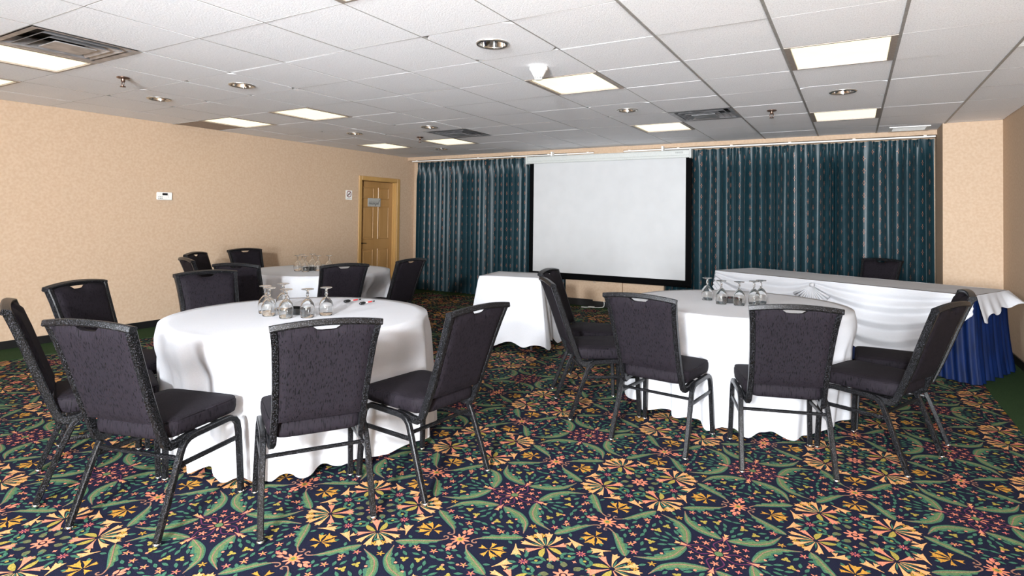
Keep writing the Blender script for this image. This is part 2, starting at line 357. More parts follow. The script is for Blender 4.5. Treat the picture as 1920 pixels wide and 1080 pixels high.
for (fx, fy), lb in zip(((-7.47, -.5), (-.49, 5.5), (-7.57, 5.52)), SL):
    t = empty('fire_sprinkler', (fx * T, fy * T, H)); t.scale = (1.25, 1.25, 1.35); tag(t, lb, 'sprinkler', 'ceiling sprinkler heads')
    MB().lathe([(0, .001), (.034, .001), (.036, -.003), (.030, -.007), (.012, -.010), (.0, -.010)], 20).build('escutcheon', M['sprinkler'], t, True)
    b = MB().lathe([(.012, -.006), (.012, -.024), (.008, -.028), (.0, -.028)], 12)
    for s in (-1, 1): b.sweep([(s * .010, 0, -.024), (s * .014, 0, -.038), (s * .004, 0, -.052)], .0025, .0025, (0, 1, 0), n=6)
    b.build('sprinkler_body', M['sprinkler'], t, True)
    MB().lathe([(0, -.052), (.016, -.052), (.017, -.055), (0, -.056)], 14).build('deflector', M['sprinkler'], t, True)
t = empty('smoke_detector', (-2.51 * T, 1.5 * T, H)); tag(t, 'white cone-shaped smoke detector on the ceiling beside a lit panel', 'smoke detector')
MB().lathe([(0, .002), (.062, .002), (.064, -.004), (.064, -.020), (.058, -.026), (.0, -.026)], 28).build('detector_base', M['white'], t, True, angle=40)
MB().lathe([(.056, -.025), (.032, -.070), (.030, -.085), (.022, -.090), (0, -.090)], 28).build('detector_cone', M['white'], t, True, angle=40)
for i in range(10):
    a = 2 * math.pi * i / 10
    for z in (-.074, -.081):
        mb = MB().box(.0295, .0325, -.006, .006, z - .002, z + .002, Matrix.Rotation(a, 4, 'Z')); mb.build('vent_slot', M['black'], t)
# registers
t = empty('ceiling_register', (1.5 * T, 8.48 * T, H)); tag(t, 'small white slotted register in the ceiling above the right curtain end', 'air vent')
f = MB(); sq(f, .001, 0, .001, 0, .0)
f = MB()
for a, b_, c, d in ((-.19, .19, -.16, -.13), (-.19, .19, .13, .16), (-.19, -.155, -.13, .13), (.155, .19, -.13, .13)): f.box(a, b_, c, d, -.008, .002)
f.build('register_frame', M['white'], t)
for i in range(9): MB().box(-.155, .155, -.125 + i * .03, -.117 + i * .03, -.007, .001).build('slat', M['white'], t)
for i in range(11): MB().box(-.145 + i * .029, -.142 + i * .029, -.13, .13, -.005, .0).build('crossbar', M['white'], t)
MB().box(-.155, .155, -.13, .13, .0008, .0014).build('backing', M['plenum'], t)
t = empty('return_grille', ((2 * T + XR) / 2, 2.5 * T, H)); tag(t, 'pale bluish slatted grille in the ceiling at the right edge', 'air vent')
hx = (XR - 2 * T) / 2 - .008; MB().box(-hx, hx, -.295, .295, .012, .016).build('backing', M['plenum'], t)
for i in range(20): MB().box(-hx, hx, -.288 + i * .03, -.270 + i * .03, .0, .008).build('slat', M['white'], t)
t = empty('filler_panel', ((XL - 10 * T) / 2, 2.5 * T, H)); tag(t, 'dark brownish filler panel in the ceiling between a lit panel and the wall', 'ceiling panel')
hx = (-10 * T - XL) / 2 - .006; MB().cbox(-hx, hx, -.298, .298, .006, .018, .003).build('panel_sheet', plain('dark_filler', (150, 136, 128), rough=.5), t)
MB().box(-hx, hx, -.300, -.292, .0, .02).box(-hx, hx, .292, .300, .0, .02).build('panel_rim', M['tee_white'], t)
# ------------------------------------------------------------------ carpet motifs (flat woven pattern as geometry, one repeat drawn then tiled)
CM = {}
def cmat(n, c): CM[n] = (len(CM), noisy('carpet_' + n, tuple(v * .82 for v in c), tuple(min(255, v * 1.12) for v in c), scale=280, rough=.95, bump=.35, spec=.1))
for n, c in dict(green=(82, 104, 68), teal=(54, 92, 74), peach=(196, 142, 94), coral=(192, 116, 92), gold=(172, 124, 50), pink=(184, 98, 92), purple=(78, 36, 64), olive=(86, 88, 60), lime=(142, 126, 58), rib=(134, 96, 80), navy=(14, 15, 30)).items(): cmat(n, c)
CP = []                                        # (verts2d, faces, mat index, level)
def poly(vs, fs, mat, lev): CP.append((np.array(vs, float), fs, CM[mat][0], lev))
I8 = [np.array(m_) for m_ in ([[1, 0], [0, 1]], [[-1, 0], [0, 1]], [[1, 0], [0, -1]], [[-1, 0], [0, -1]], [[0, 1], [1, 0]], [[0, -1], [1, 0]], [[0, 1], [-1, 0]], [[0, -1], [-1, 0]])]
def strip(path, wl, wr, mat, lev, sym):
    """ribbon along path with separate half widths left / right"""
    P = np.array(path, float); d = np.gradient(P, axis=0); d /= np.linalg.norm(d, axis=1)[:, None] + 1e-9; n = np.stack([-d[:, 1], d[:, 0]], 1)
    k = len(P); A = P + n * np.array(wl)[:, None]; B = P - n * np.array(wr)[:, None]
    vs = np.concatenate([A, B]); fs = [(i, i + 1, k + i + 1, k + i) for i in range(k - 1)]
    for S in sym: poly(vs @ S.T, fs, mat, lev)
def fan(c, r, amp, n, mat, lev, sym, samples=None, rot=0, stretch=1):
    ns = samples or max(10, n * 4); t = np.linspace(0, 2 * np.pi, ns, endpoint=False); rr = r * (1 - amp + amp * np.cos(n * (t - rot)))
    vs = np.stack([c[0] + rr * np.cos(t), c[1] + rr * np.sin(t) * stretch], 1)
    for S in sym: poly(vs @ S.T, [tuple(range(ns))], mat, lev)
def petal(c, ang, ln, wd, mat, lev, sym, bend=0, off=.012, lobed=True):
    """petal leaving point c at angle ang, widening towards a forked tip"""
    a = math.radians(ang); t = np.linspace(0, 1, 8); th = a + math.radians(bend) * t
    dx = np.concatenate([[0], np.cumsum(np.cos(th[:-1]) * ln / 7)]); dy = np.concatenate([[0], np.cumsum(np.sin(th[:-1]) * ln / 7)])
    P = np.stack([c[0] + off * math.cos(a) + dx, c[1] + off * math.sin(a) + dy], 1)
    w = np.array([.08, .16, .26, .42, .66, .95, .5, .02] if lobed else [.1, .5, .85, 1, .95, .75, .42, .03]) * wd
    strip(P, w, w, mat, lev, sym)
    if lobed:
        for s in (-1, 1):
            q = P[5] ; tip = P[5] + np.array([math.cos(th[5] + s * .75), math.sin(th[5] + s * .75)]) * wd * 2.0
            b1 = P[4] + np.array([-math.sin(th[4]), math.cos(th[4])]) * s * wd * .6
            for S in sym: poly(np.array([q, b1, tip, P[6]]) @ S.T, [(0, 1, 2, 3)], mat, lev)
def leaflet(c, ang, ln, wd, mat, lev, sym):
    petal((c[0] - .5 * ln * math.cos(math.radians(ang)), c[1] - .5 * ln * math.sin(math.radians(ang))), ang, ln, wd, mat, lev, sym, off=0, lobed=False)
def acanthus(pts, wmax, lev, sym, side=1, curl=False):
    P = np.array(catmull(pts, 6)); k = len(P); t = np.linspace(0, 1, k)
    env = (np.sin(np.pi * np.clip(t, 0, 1) ** (.62 if not curl else .7)) ** .8 + .05 * (1 - t)) * wmax
    saw = .70 + .75 * ((t * 4.6) % 1.0) * (t < .8)
    a = env * saw; b = env * .62
    wl, wr = (a, b) if side > 0 else (b, a)
    strip(P, wl, wr, 'teal', lev, sym)
    strip(P, wl * .62, wr * .62, 'green', lev + 1, sym)
    r_ = np.full(k, .0022); strip(P, r_, r_, 'rib', lev + 2, sym)
D4 = [I8[0], I8[1], I8[2], I8[3]]; A4 = [I8[0], I8[3], I8[5], I8[6]]        # axis orbit: (x,0) -> 4 ; D4: diagonal orbit
R4 = [np.array(q) for q in ([[1, 0], [0, 1]], [[0, -1], [1, 0]], [[-1, 0], [0, -1]], [[0, 1], [-1, 0]])]
E2 = [I8[0], I8[2], I8[4], np.array([[0, -1], [1, 0]])]                     # (x=.5, +-y) and (+-y, .5)
E1 = [I8[0], I8[4]]
ID = [I8[0]]
# medallion
fan((0, 0), .052, .42, 8, 'coral', 2, ID, 48); fan((0, 0), .024, .1, 8, 'navy', 3, ID); fan((0, 0), .018, 0, 1, 'green', 4, ID, 12)
for q in R4:
    fan((.082, 0), .021, .42, 5, 'coral', 2, [q]); petal((.10, 0), 0, .05, .010, 'coral', 2, [q]); petal((.145, 0), 0, .04, .009, 'peach', 2, [q], off=0)
fan((.064, .064), .020, .42, 5, 'coral', 2, D4); fan((.095, .095), .015, .4, 4, 'pink', 2, D4)
for pts in ([(.03, .012), (.07, .035), (.11, .018), (.135, .004)], [(.135, .004), (.148, .03), (.15, .065)]):
    P = catmull(pts, 5); strip(P, [.003] * len(P), [.003] * len(P), 'purple', 1, I8)
fan((.105, .048), .013, .4, 4, 'coral', 2, I8)
# big leaves from the axis nodes, curled leaves towards the edge flowers
acanthus([(.134, .012), (.148, .065), (.165, .118), (.208, .172), (.255, .196), (.305, .214)], .030, 1, I8, -1)
acanthus([(.335, .232), (.365, .188), (.398, .135), (.430, .088), (.458, .058)], .026, 1, I8, -1)
P = catmull([(.452, .064), (.475, .050), (.490, .058), (.487, .074), (.476, .070)], 5); strip(P, [.0034] * len(P), [.0034] * len(P), 'rib', 2, I8)
# edge flower, gold flower, red flower
fan((.5, 0), .046, .30, 9, 'coral', 2, E1, 54); fan((.5, 0), .018, .1, 8, 'gold', 3, E1); fan((.5, 0), .009, 0, 1, 'green', 4, E1, 10)
for dx, dy, a in ((.066, .012, 20), (.082, -.004, -10), (.060, -.016, -25)):
    for s in (1, -1):
        for S in E1: leaflet((.5 + s * dx, dy), a if s > 0 else 180 - a, .036, .009, 'coral', 2, [S]) if S is I8[0] else leaflet((.5 + s * dx, dy), a if s > 0 else 180 - a, .036, .009, 'coral', 2, [S])
for a, ln, wd, bd_ in ((90, .062, .018, 0), (40, .058, .013, 30), (140, .058, .013, -30), (5, .050, .009, -25), (175, .050, .009, 25), (-90, .034, .011, 0)): petal((.5, .150), a, ln, wd, 'gold', 2, E2, bend=bd_, off=.006)
fan((.5, .318), .023, .40, 8, 'pink', 2, E2, 40); fan((.5, .318), .007, 0, 1, 'purple', 3, E2, 8)
for dx, dy, a in ((.036, .02, 35), (.05, -.012, -20), (.02, .045, 70), (.034, .062, 20), (.062, .04, 60), (.025, -.04, -70)):
    for s in (1, -1): leaflet((.5 + s * dx, .318 + dy), a if s > 0 else 180 - a, .038, .0085, 'teal', 2, E2)
# bird-like pale leaves
petal((.398, .226), 30, .088, .017, 'peach', 2, I8, off=0); petal((.43, .245), 100, .038, .010, 'peach', 2, I8, off=0)
# lotus
LC = (.350, .350)
for a, ln, wd, mt_, bd_ in ((225, .112, .0135, 'peach', 0), (193, .112, .0130, 'peach', 16), (257, .112, .0130, 'peach', -16), (162, .106, .0125, 'peach', 24), (288, .106, .0125, 'peach', -24), (128, .084, .013, 'coral', 14), (322, .084, .013, 'coral', -14), (45, .100, .017, 'coral', 0)):
    petal(LC, a, ln, wd, mt_, 2, D4, bend=bd_)
for a, bd_ in ((92, -44), (358, 44)): petal(LC, a, .080, .013, 'lime', 2, D4, bend=bd_, lobed=False)
for a in (209, 241, 178, 272): petal(LC, a, .060, .0035, 'teal', 1.5, D4, lobed=False)
# corner rosette
fan((.5, .5), .047, .25, 8, 'coral', 3, ID, 48); fan((.5, .5), .017, 0, 1, 'navy', 4, ID, 14); fan((.5, .5), .010, 0, 1, 'coral', 5, ID, 10)
for k in range(8):
    a = 22.5 + 45 * k; ca, sa = math.cos(math.radians(a)), math.sin(math.radians(a))
    leaflet((.5 + .078 * ca, .5 + .078 * sa), a, .040, .015, 'olive', 2, ID); fan((.5 + .112 * math.cos(math.radians(a + 22.5)), .5 + .112 * math.sin(math.radians(a + 22.5))), .011, .3, 4, 'coral' if k % 2 else 'pink', 2, ID, 12)
# small ground flowers and leaves
for c, mt_ in (((.222, .225), 'gold'), ((.313, .180), 'pink'), ((.346, .122), 'coral'), ((.362, .042), 'coral'), ((.30, .27), 'gold')):
    S = D4 if abs(c[0] - c[1]) < .01 else I8; fan(c, .020, .42, 5, mt_, 2, S); fan(c, .005, 0, 1, 'lime', 3, S, 6)
fan((.405, .0), .014, .4, 4, 'pink', 2, R4)
for c in ((.250, .112), (.276, .058)):
    for a in (90, 210, 330): leaflet((c[0] + .010 * math.cos(math.radians(a)), c[1] + .010 * math.sin(math.radians(a))), a, .022, .008, 'lime', 2, I8)
for x, y, a, ln in ((.200, .082, 50, .045), (.286, .138, 60, .04), (.326, .020, 80, .042), (.190, .030, 20, .04), (.228, .052, 30, .045), (.232, .016, 10, .04), (.305, .094, 95, .04), (.332, .070, 70, .036), (.270, .022, 30, .04), (.222, .150, 70, .035), (.258, .160, 20, .034), (.390, .070, 110, .036), (.384, .02, 100, .03), (.345, .155, 30, .034), (.415, .03, 60, .03), (.19, .10, 80, .034), (.165, .045, 40, .03), (.40, .20, 60, .03), (.43, .30, 40, .034), (.455, .20, 120, .03), (.44, .38, 70, .036), (.46, .42, 30, .032), (.41, .43, 45, .03), (.30, .31, 140, .03), (.255, .255, 45, .036), (.47, .26, 90, .026)):
    leaflet((x, y), a, ln, .0078, 'teal', 1.5, I8)
for x, y in ((.175, .06), (.21, .125), (.30, .05), (.335, .10), (.355, .19), (.45, .25), (.465, .36), (.43, .40)): fan((x, y), .0075, 0, 1, 'lime' if y > .2 else 'coral', 1.5, I8, 7)
PX, PY, OX, OY = .93, .886, -1.005, -.258
vv, ff, mm, base = [], [], [], 0
for vs_, fs, mi, lev in CP:
    vv.append(np.concatenate([vs_ * [PX, PY], np.full((len(vs_), 1), .0006 + .0005 * lev + .0004 * ((len(vv) * .6180339) % 1))], 1)); ff += [tuple(i + base for i in f) for f in fs]; mm += [mi] * len(fs); base += len(vs_)
vv = np.concatenate(vv)
# make every face look up
def up(f):
    a = 0
    for i in range(len(f)): x0, y0 = vv[f[i], :2]; x1, y1 = vv[f[(i + 1) % len(f)], :2]; a += x0 * y1 - x1 * y0
    return f if a > 0 else f[::-1]
ff = [up(f) for f in ff]
loops0 = np.array([i for f in ff for i in f], np.int32); sizes = np.array([len(f) for f in ff], np.int32); mm = np.array(mm, np.int32)
cells = [(OX + i * PX, OY + j * PY) for i in range(-6, 4) for j in range(-8, 7) if OX + i * PX + .5 * PX > GX0 and OX + i * PX - .5 * PX < GX1 and OY + j * PY - .5 * PY < GY1 and OY + j * PY > -4.2]
V = np.concatenate([vv + [x, y, 0] for x, y in cells])
V[:, 0] = np.clip(V[:, 0], GX0 - .03, GX1 + .03); V[:, 1] = np.clip(V[:, 1], YF, GY1 + .03)
nc = len(cells); LI = np.concatenate([loops0 + k * len(vv) for k in range(nc)]); SZ = np.tile(sizes, nc); MI = np.tile(mm, nc)
me = bpy.data.meshes.new('carpet_motifs'); me.vertices.add(len(V)); me.vertices.foreach_set('co', V.astype(np.float32).ravel())
me.loops.add(len(LI)); me.loops.foreach_set('vertex_index', LI.astype(np.int32)); me.polygons.add(len(SZ))
me.polygons.foreach_set('loop_start', np.concatenate([[0], np.cumsum(SZ)[:-1]]).astype(np.int32)); me.polygons.foreach_set('loop_total', SZ)
for n, (i, mt_) in CM.items(): me.materials.append(mt_)
me.polygons.foreach_set('material_index', MI); me.update(calc_edges=True); me.validate()
o = bpy.data.objects.new('carpet_motifs', me); COL.objects.link(o); o.parent = floor; o['kind'] = 'stuff'
# ------------------------------------------------------------------ banquet chair (origin between the rear feet, +y faces the table)
def back_s(z):                                  # fore-aft position of the back frame at height z
    return float(np.interp(z, [.35, .38, .45, .595, .75, .875, .9], [.095, .068, .038, -.015, -.069, -.118, -.129]))
def back_w(z): return float(np.interp(z, [.36, .5, .62, .72, .80, .87], [.180, .179, .182, .187, .193, .202]))
def make_chair():
    t = empty('banquet_chair', (0, 0, 0))
    # seat cushion: rounded, crowned
    def seat(u, v):
        a = 2 * math.pi * u; c, s = math.cos(a), math.sin(a); e = .24
        rx = .205 * math.copysign(abs(c) ** e, c); ry = .212 * math.copysign(abs(s) ** e, s)
        prof = [(.0, .384), (.93, .384), (.985, .392), (1.0, .412), (1.0, .440), (.975, .452), (.9, .459), (.6, .466), (.0, .468)]
        k = v * (len(prof) - 1); i = min(int(k), len(prof) - 2); q = k - i; r = prof[i][0] * (1 - q) + prof[i + 1][0] * q; z = prof[i][1] * (1 - q) + prof[i + 1][1] * q
        yy = .262 + ry * r; wf = 1 - .06 * (yy > .262) * 0 + .03 * (yy - .262) / .21
        if yy < .1: wf *= .93
        return (rx * r * wf, yy, z)
    sm = MB().grid(seat, 48, 8, wrap=True).build('seat', M['fabric'], t, True)
    w = MB(); N_ = 48
    w.sweep([seat(i / N_, 5.0 / 8) for i in range(N_ + 1)], .003, .003, (0, 0, 1), n=6); w.build('welt', M['fabric'], sm, True)
    # backrest panel with a dip below the hand hole
    def top(x): return .866 + .014 * (1 - (x / .17) ** 2) - .026 * math.exp(-(x / .050) ** 6)
    nx, nz = 20, 14; bm = MB()
    def pan(front):
        def fn(u, v):
            z0 = .462; x_ = (u * 2 - 1); zt = top(x_ * .17); z = z0 + (zt - z0) * v; wd = back_w(z) - .012; x = x_ * wd
            edge = min(1, (1 - abs(x_)) / .16) * min(1, v / .06 + .0, (1 - v) / .06); edge = max(0, edge)
            th = .012 + (.020 if front else .010) * edge ** .5
            return (x, back_s(z) + (th if front else -th), z)
        return fn
    bm.grid(pan(True), nx, nz); bm.grid(pan(False), nx, nz); k = (nx + 1) * (nz + 1)
    bm.f = [f[::-1] if max(f) < k else f for f in bm.f]
    rim = [i for i in range(nx)] + [j * (nx + 1) + nx for j in range(nz)] + [nz * (nx + 1) + i for i in range(nx, 0, -1)] + [j * (nx + 1) for j in range(nz, 0, -1)]
    for i in range(len(rim)): a, b = rim[i], rim[(i + 1) % len(rim)]; bm.f.append((a, b, b + k, a + k))
    bm.build('backrest', M['fabric'], t, True, angle=50)
    # back frame: two bent side tubes and an arched top rail
    bf = MB()
    for s in (-1, 1):
        zs = [.874, .80, .70, .60, .50, .43, .392]; path = [(s * back_w(z), back_s(z), z) for z in zs] + [(s * .1805, .074, .366), (s * .183, .096, .352), (s * .186, .125, .354), (s * .187, .16, .361), (s * .188, .22, .366)]
        bf.sweep(path, .0135, .017, (1, 0, 0))
    path = []
    for i in range(15):
        x = (i / 14 * 2 - 1) * .2165; z = .871 + .017 * (1 - (x / .2165) ** 2); path.append((x, back_s(.868) - .004 - .012 * (1 - (x / .2165) ** 2), z))
    bf.sweep(path, .0185, .0135, (0, 1, -.25))
    bf.build('back_frame', M['frame'], t, True, angle=35)
    for s in (-1, 1):
        rear = [(s * .225, 0, .014), (s * .223, .042, .125), (s * .219, .087, .245), (s * .214, .124, .335), (s * .2125, .145, .358)]
        rail = [(s * .2125, .138, .352), (s * .212, .165, .367), (s * .211, .20, .3705), (s * .211, .38, .3735), (s * .211, .405, .371)]
        front = [(s * .211, .395, .372), (s * .211, .425, .362), (s * .212, .444, .338), (s * .213, .453, .295), (s * .217, .462, .15), (s * .221, .468, .014)]
        for nm, pa in (('leg', rear), ('leg', front)):
            lg = MB().sweep(pa, .0125, .0125, (1, 0, 0)).build(nm, M['frame'], t, True, angle=35)
            e = pa[0] if pa is rear else pa[-1]
            MB().lathe([(0, 0), (.013, 0), (.015, .004), (.015, .010), (.009, .016), (0, .016)], 12, (e[0], e[1], 0)).build('foot_glide', M['chrome'], lg, True)
        MB().sweep(rail, .0125, .0125, (1, 0, 0)).build('seat_rail', M['frame'], t, True, angle=35)
        MB().sweep([(s * .216, .103, .272), (s * .214, .452, .268)], .006, .010, (1, 0, 0)).build('stretcher', M['frame'], t, True, angle=35)
    MB().sweep([(-.216, .112, .300), (.216, .112, .300)], .009, .007, (0, 1, 0)).build('stretcher', M['frame'], t, True, angle=35)
    MB().sweep([(-.21, .36, .366), (.21, .36, .366)], .009, .007, (0, 1, 0)).build('stretcher', M['frame'], t, True, angle=35)
    return t
LT, RT, BT = (-2.477, -.283), (-.352, 1.779), (-4.624, 1.734); RAD = .742; ZT = .72
CH = {'A': (-1.54, -.957, 1.0), 'B': (-1.276, -.338, 1.468), 'C': (-2.208, -1.428, .264), 'D': (-2.97, -1.393, -.38), 'E': (-3.56, -.905, -1.126), 'F': (-3.581, -.147, -1.761), 'G': (-5.646, 1.089, -1.013), 'H': (-5.011, .629, -.283), 'I': (-5.88, 1.78, -1.635), 'J': (-4.167, .516, .349), 'K': (-3.53, .986, 1.195), 'L': (-3.495, 1.765, 1.594), 'M': (-1.348, .983, -.909), 'N': (-1.645, 1.586, -1.43), 'O': (-.636, .601, -.114), 'P': (.096, .639, .31), 'Q': (.718, 1.166, 1.145), 'R': (.863, 1.823, 1.574), 'S': (.605, 5.03, 8.963)}
CLB = {'A': 'charcoal banquet chair seen square from behind at the near side of the left round table', 'B': 'charcoal banquet chair at the right of the near left table, turned sideways towards it',
       'C': 'charcoal banquet chair with dark blue-looking back at the lower left, legs splayed nearest the camera', 'D': 'charcoal banquet chair cut closest to the left edge, seen side-on',
       'E': 'charcoal banquet chair behind the left edge chairs, its back against the bare beige wall', 'F': 'charcoal banquet chair across the left round table, only its back top showing over the cloth',
       'G': 'farther of two overlapping charcoal chairs at the left of the far round table', 'H': 'nearer of two overlapping charcoal chairs at the left of the far round table, edge-on',
       'I': 'charcoal chair behind the far round table, facing the camera by the wall', 'J': 'charcoal chair with its back to us at the near left of the far round table',
       'K': 'charcoal chair with hand hole showing white, before the far round table glasses', 'L': 'charcoal chair at the right of the far round table, in front of the left curtain',
       'M': 'nearer of two charcoal chairs between the small square table and the right-hand table', 'N': 'charcoal chair half hidden beyond its neighbour, just below the projection screen',
       'O': 'charcoal chair at the near left of the right-hand round table, seen from behind', 'P': 'charcoal chair with scuffed back and silver legs, centre front of the right-hand table',
       'Q': 'charcoal chair at the right of the right-hand table, in profile with speckled frame', 'R': 'charcoal chair hidden behind the profile chair, next to the blue skirted table',
       'S': 'lone charcoal chair behind the long head table, before the right curtain'}
proto = None
for k, (x, y, a) in CH.items():
    if proto is None: proto = make_chair(); o = proto
    else: o = copy_tree(proto)
    o.location = (x, y, .004); o.rotation_euler = (0, 0, a)
    g = 'chairs around the near left table' if k in 'ABCDEF' else 'chairs around the far left table' if k in 'GHIJKL' else 'chairs around the right table' if k in 'MNOPQR' else 'chair at the head table'
    tag(o, CLB[k], 'chair', g)
# ------------------------------------------------------------------ round tables with cloths
def round_table(c, lb):
    t = empty('round_table', (c[0], c[1], .004)); tag(t, lb, 'table', 'round banquet tables')
    MB().lathe([(0, ZT - .032), (RAD - .022, ZT - .032), (RAD - .014, ZT - .026), (RAD - .014, ZT - .014), (RAD - .022, ZT - .0085), (0, ZT - .0085)], 64).build('table_top', M['wood'], t, True, angle=40)
    for a in (45, 135, 225, 315):
        ca, sa = math.cos(math.radians(a)), math.sin(math.radians(a)); MB().sweep([(ca * .40, sa * .40, ZT - .034), (ca * .47, sa * .47, .25), (ca * .48, sa * .48, .01)], .014, .014, (-sa, ca, 0), n=10).build('leg', M['tlegs'], t, True)
        MB().lathe([(0, 0), (.018, 0), (.019, .02), (.014, .03), (0, .03)], 12, (ca * .48, sa * .48, 0)).build('foot_cap', M['black'], t, True)
def round_cloth(c, chairs, seed, lb):
    rnd = random.Random(seed); nf = 15; ph = [rnd.uniform(0, 6.28) for _ in range(8)]
    def fold(th):
        w_ = th + .16 * math.sin(2 * th + ph[0]) + .10 * math.sin(3 * th + ph[1]) + .05 * math.sin(5 * th + ph[2])
        f = math.sin(nf * w_ + ph[3]); f = math.copysign(abs(f) ** .75, f); return .72 * f + .3 * math.sin(2 * nf * w_ + ph[4]) * (.5 + .5 * math.sin(3 * th + ph[5]))
    ci = []
    for k in chairs:
        x, y, a = CH[k]; dx, dy = x - c[0], y - c[1]; ci.append((math.atan2(dy, dx), math.hypot(dx, dy)))
    def rad(th, z, t):
        fa = .044 * t ** .55; r = RAD + .012 * min(1, t * 6) + t * .03 + fa * fold(th); pk = RAD + .012 + t * .03 + fa
        for pa, dc in ci:
            d = (th - pa + math.pi) % (2 * math.pi) - math.pi
            if abs(d) > 1: continue
            lat = abs(math.sin(d)) * r; lim = (dc - .484) / max(.3, math.cos(d)); k = 1 - min(1, max(0, (lat - .245) / .10)); k = k * k * (3 - 2 * k)
            zz = min(1, max(0, (.700 - z) / .22)); zz = zz * zz * (3 - 2 * zz)
            if pk > lim: r -= (pk - lim) * k * zz
        return r
    nu = 288; rows = [(0, 0), (.35, 0), (.7, 0), (.92, 0), (1, 0)] ; nv = 22
    def fn(u, v):
        th = 2 * math.pi * u; j = round(v * (4 + nv))
        if j <= 4:
            r = rows[j][0] * RAD; z = ZT + .0015 * math.sin(3 * th + 9 * r) * rows[j][0] * (rows[j][0] < .9)
            return (r * math.cos(th), r * math.sin(th), z)
        t = (j - 4) / nv; hem = .036 - .012 * fold(th) + .016 * math.sin(2 * th + ph[6]) + .008 * math.sin(7 * th + ph[7])
        tt = 1 - (1 - t) ** 1.0
        z = ZT - .006 - (ZT - .006 - max(.008, hem)) * tt
        r = rad(th, z, t)
        if j == 5: r = min(r, RAD + .008)
        return (r * math.cos(th), r * math.sin(th), z)
    o = MB().grid(fn, nu, 4 + nv, wrap=True).build('tablecloth', M['cloth'], None, True, loc=(c[0], c[1], .004)); tag(o, lb, 'tablecloth', 'white cloths on the round tables')
round_table(LT, 'round table under the white cloth in the left foreground, silver leg peeping out'); round_table(RT, 'round table under the white cloth on the right'); round_table(BT, 'round table under the white cloth in the far left of the room')
round_cloth(LT, 'ABCDEF', 3, 'white floor-length cloth on the left foreground round table holding two pens'); round_cloth(RT, 'MNOPQR', 5, 'white floor-length cloth on the right-hand round table'); round_cloth(BT, 'GHIJKL', 8, 'white floor-length cloth on the far left round table by the door')
# ------------------------------------------------------------------ goblets upside down, trays, pens
def make_goblet():
    t = empty('goblet', (0, 0, 0))
    MB().lathe([(.0345, .0), (.0385, .018), (.0415, .040), (.0400, .060), (.0330, .082), (.0200, .100), (.0095, .109), (.0, .111), (.0, .1075), (.0080, .105), (.0185, .0965), (.0310, .080), (.0380, .060), (.0395, .040), (.0366, .018), (.0328, .0), (.0345, .0)], 28).build('bowl', M['glass'], t, True)
    MB().lathe([(.0, .1105), (.0075, .1115), (.0062, .118), (.0098, .124), (.0060, .131), (.0085, .138), (.0055, .146), (.0075, .153), (.016, .157), (.0, .157)], 20).build('stem', M['glass'], t, True)
    MB().lathe([(.0, .1575), (.018, .1575), (.033, .160), (.036, .1625), (.033, .1645), (.0, .1640)], 28).build('foot', M['glass'], t, True)
    return t
GL = [(-2.574, -.441), (-2.435, -.433), (-2.348, -.355), (-2.32, -.242), (-2.667, -.397), (-2.686, -.256)]
GR = [(-.554, 1.772), (-.426, 1.624), (-.307, 1.628), (-.224, 1.731), (-.19, 1.82)]
GB = [(-4.697, 1.498), (-4.80, 1.64), (-4.58, 1.50), (-4.78, 1.76), (-4.53, 1.62), (-4.45, 1.70)]
GLB = [['upturned goblet at the front left of the cluster on the near left table', 'upturned goblet second from left in front on the near left table, before the black dish', 'upturned goblet right in front of the black dish on the near left table', 'rightmost upturned goblet standing alone on the near left table', 'leftmost upturned goblet partly hidden behind another on the near left table', 'rearmost upturned goblet of the near left table cluster'],
       ['leftmost upturned goblet on the right-hand table, against the dark curtain', 'second upturned goblet from left on the right-hand table', 'middle upturned goblet before the black dish on the right-hand table', 'fourth upturned goblet on the right-hand table, overlapping the last', 'rightmost upturned goblet on the right-hand table, behind its neighbour'],
       ['leftmost upturned goblet on the far round table', 'upturned goblet second from left on the far round table, behind the first', 'upturned goblet third from left and lowest on the far round table', 'tallest-looking upturned goblet, rearmost on the far round table', 'upturned goblet beside the black dish on the far round table', 'rightmost upturned goblet on the far round table, above the chair back']]
gp = None
for gs, lbs, gn in zip((GL, GR, GB), GLB, ('near left', 'right', 'far')):
    for (x, y), lb in zip(gs, lbs):
        if gp is None: gp = make_goblet(); o = gp
        else: o = copy_tree(gp)
        o.location = (x, y, ZT + .0065); o.rotation_euler = (0, 0, x * 7); tag(o, lb, 'glass', 'upturned goblets on the %s table' % gn)
def dish(x, y, rz, lb, cand):
    t = empty('candy_dish', (x, y, ZT + .006), rz); tag(t, lb, 'dish', 'black square dishes')
    b = MB(); b.cbox(-.055, .055, -.055, .055, 0, .006, .002)
    for a, b_, c, d in ((-.055, .055, -.055, -.050), (-.055, .055, .050, .055), (-.055, -.050, -.050, .050), (.050, .055, -.050, .050)): b.box(a, b_, c, d, .004, .034)
    b.build('dish_body', M['black'], t)
    for i, (cx, cy) in enumerate(cand):
        k = empty('wrapped_candy', (x + cx * math.cos(rz) - cy * math.sin(rz), y + cx * math.sin(rz) + cy * math.cos(rz), ZT + .0125), i * 1.3); tag(k, ('left', 'right', 'front')[i] + ' red-brown wrapped sweet in the black dish on the right-hand table', 'candy', 'wrapped sweets in the right dish')
        MB().lathe([(0, .0), (.008, .001), (.011, .008), (.008, .016), (0, .018)], 10).build('sweet', M['redfoil'], k, True)
        for s in (-1, 1): MB().sweep([(s * .008, 0, .008), (s * .024, 0, .020)], .007, .0015, (0, 1, 0), tw=[.4, 1.5]).build('wrapper_end', M['redfoil'], k)
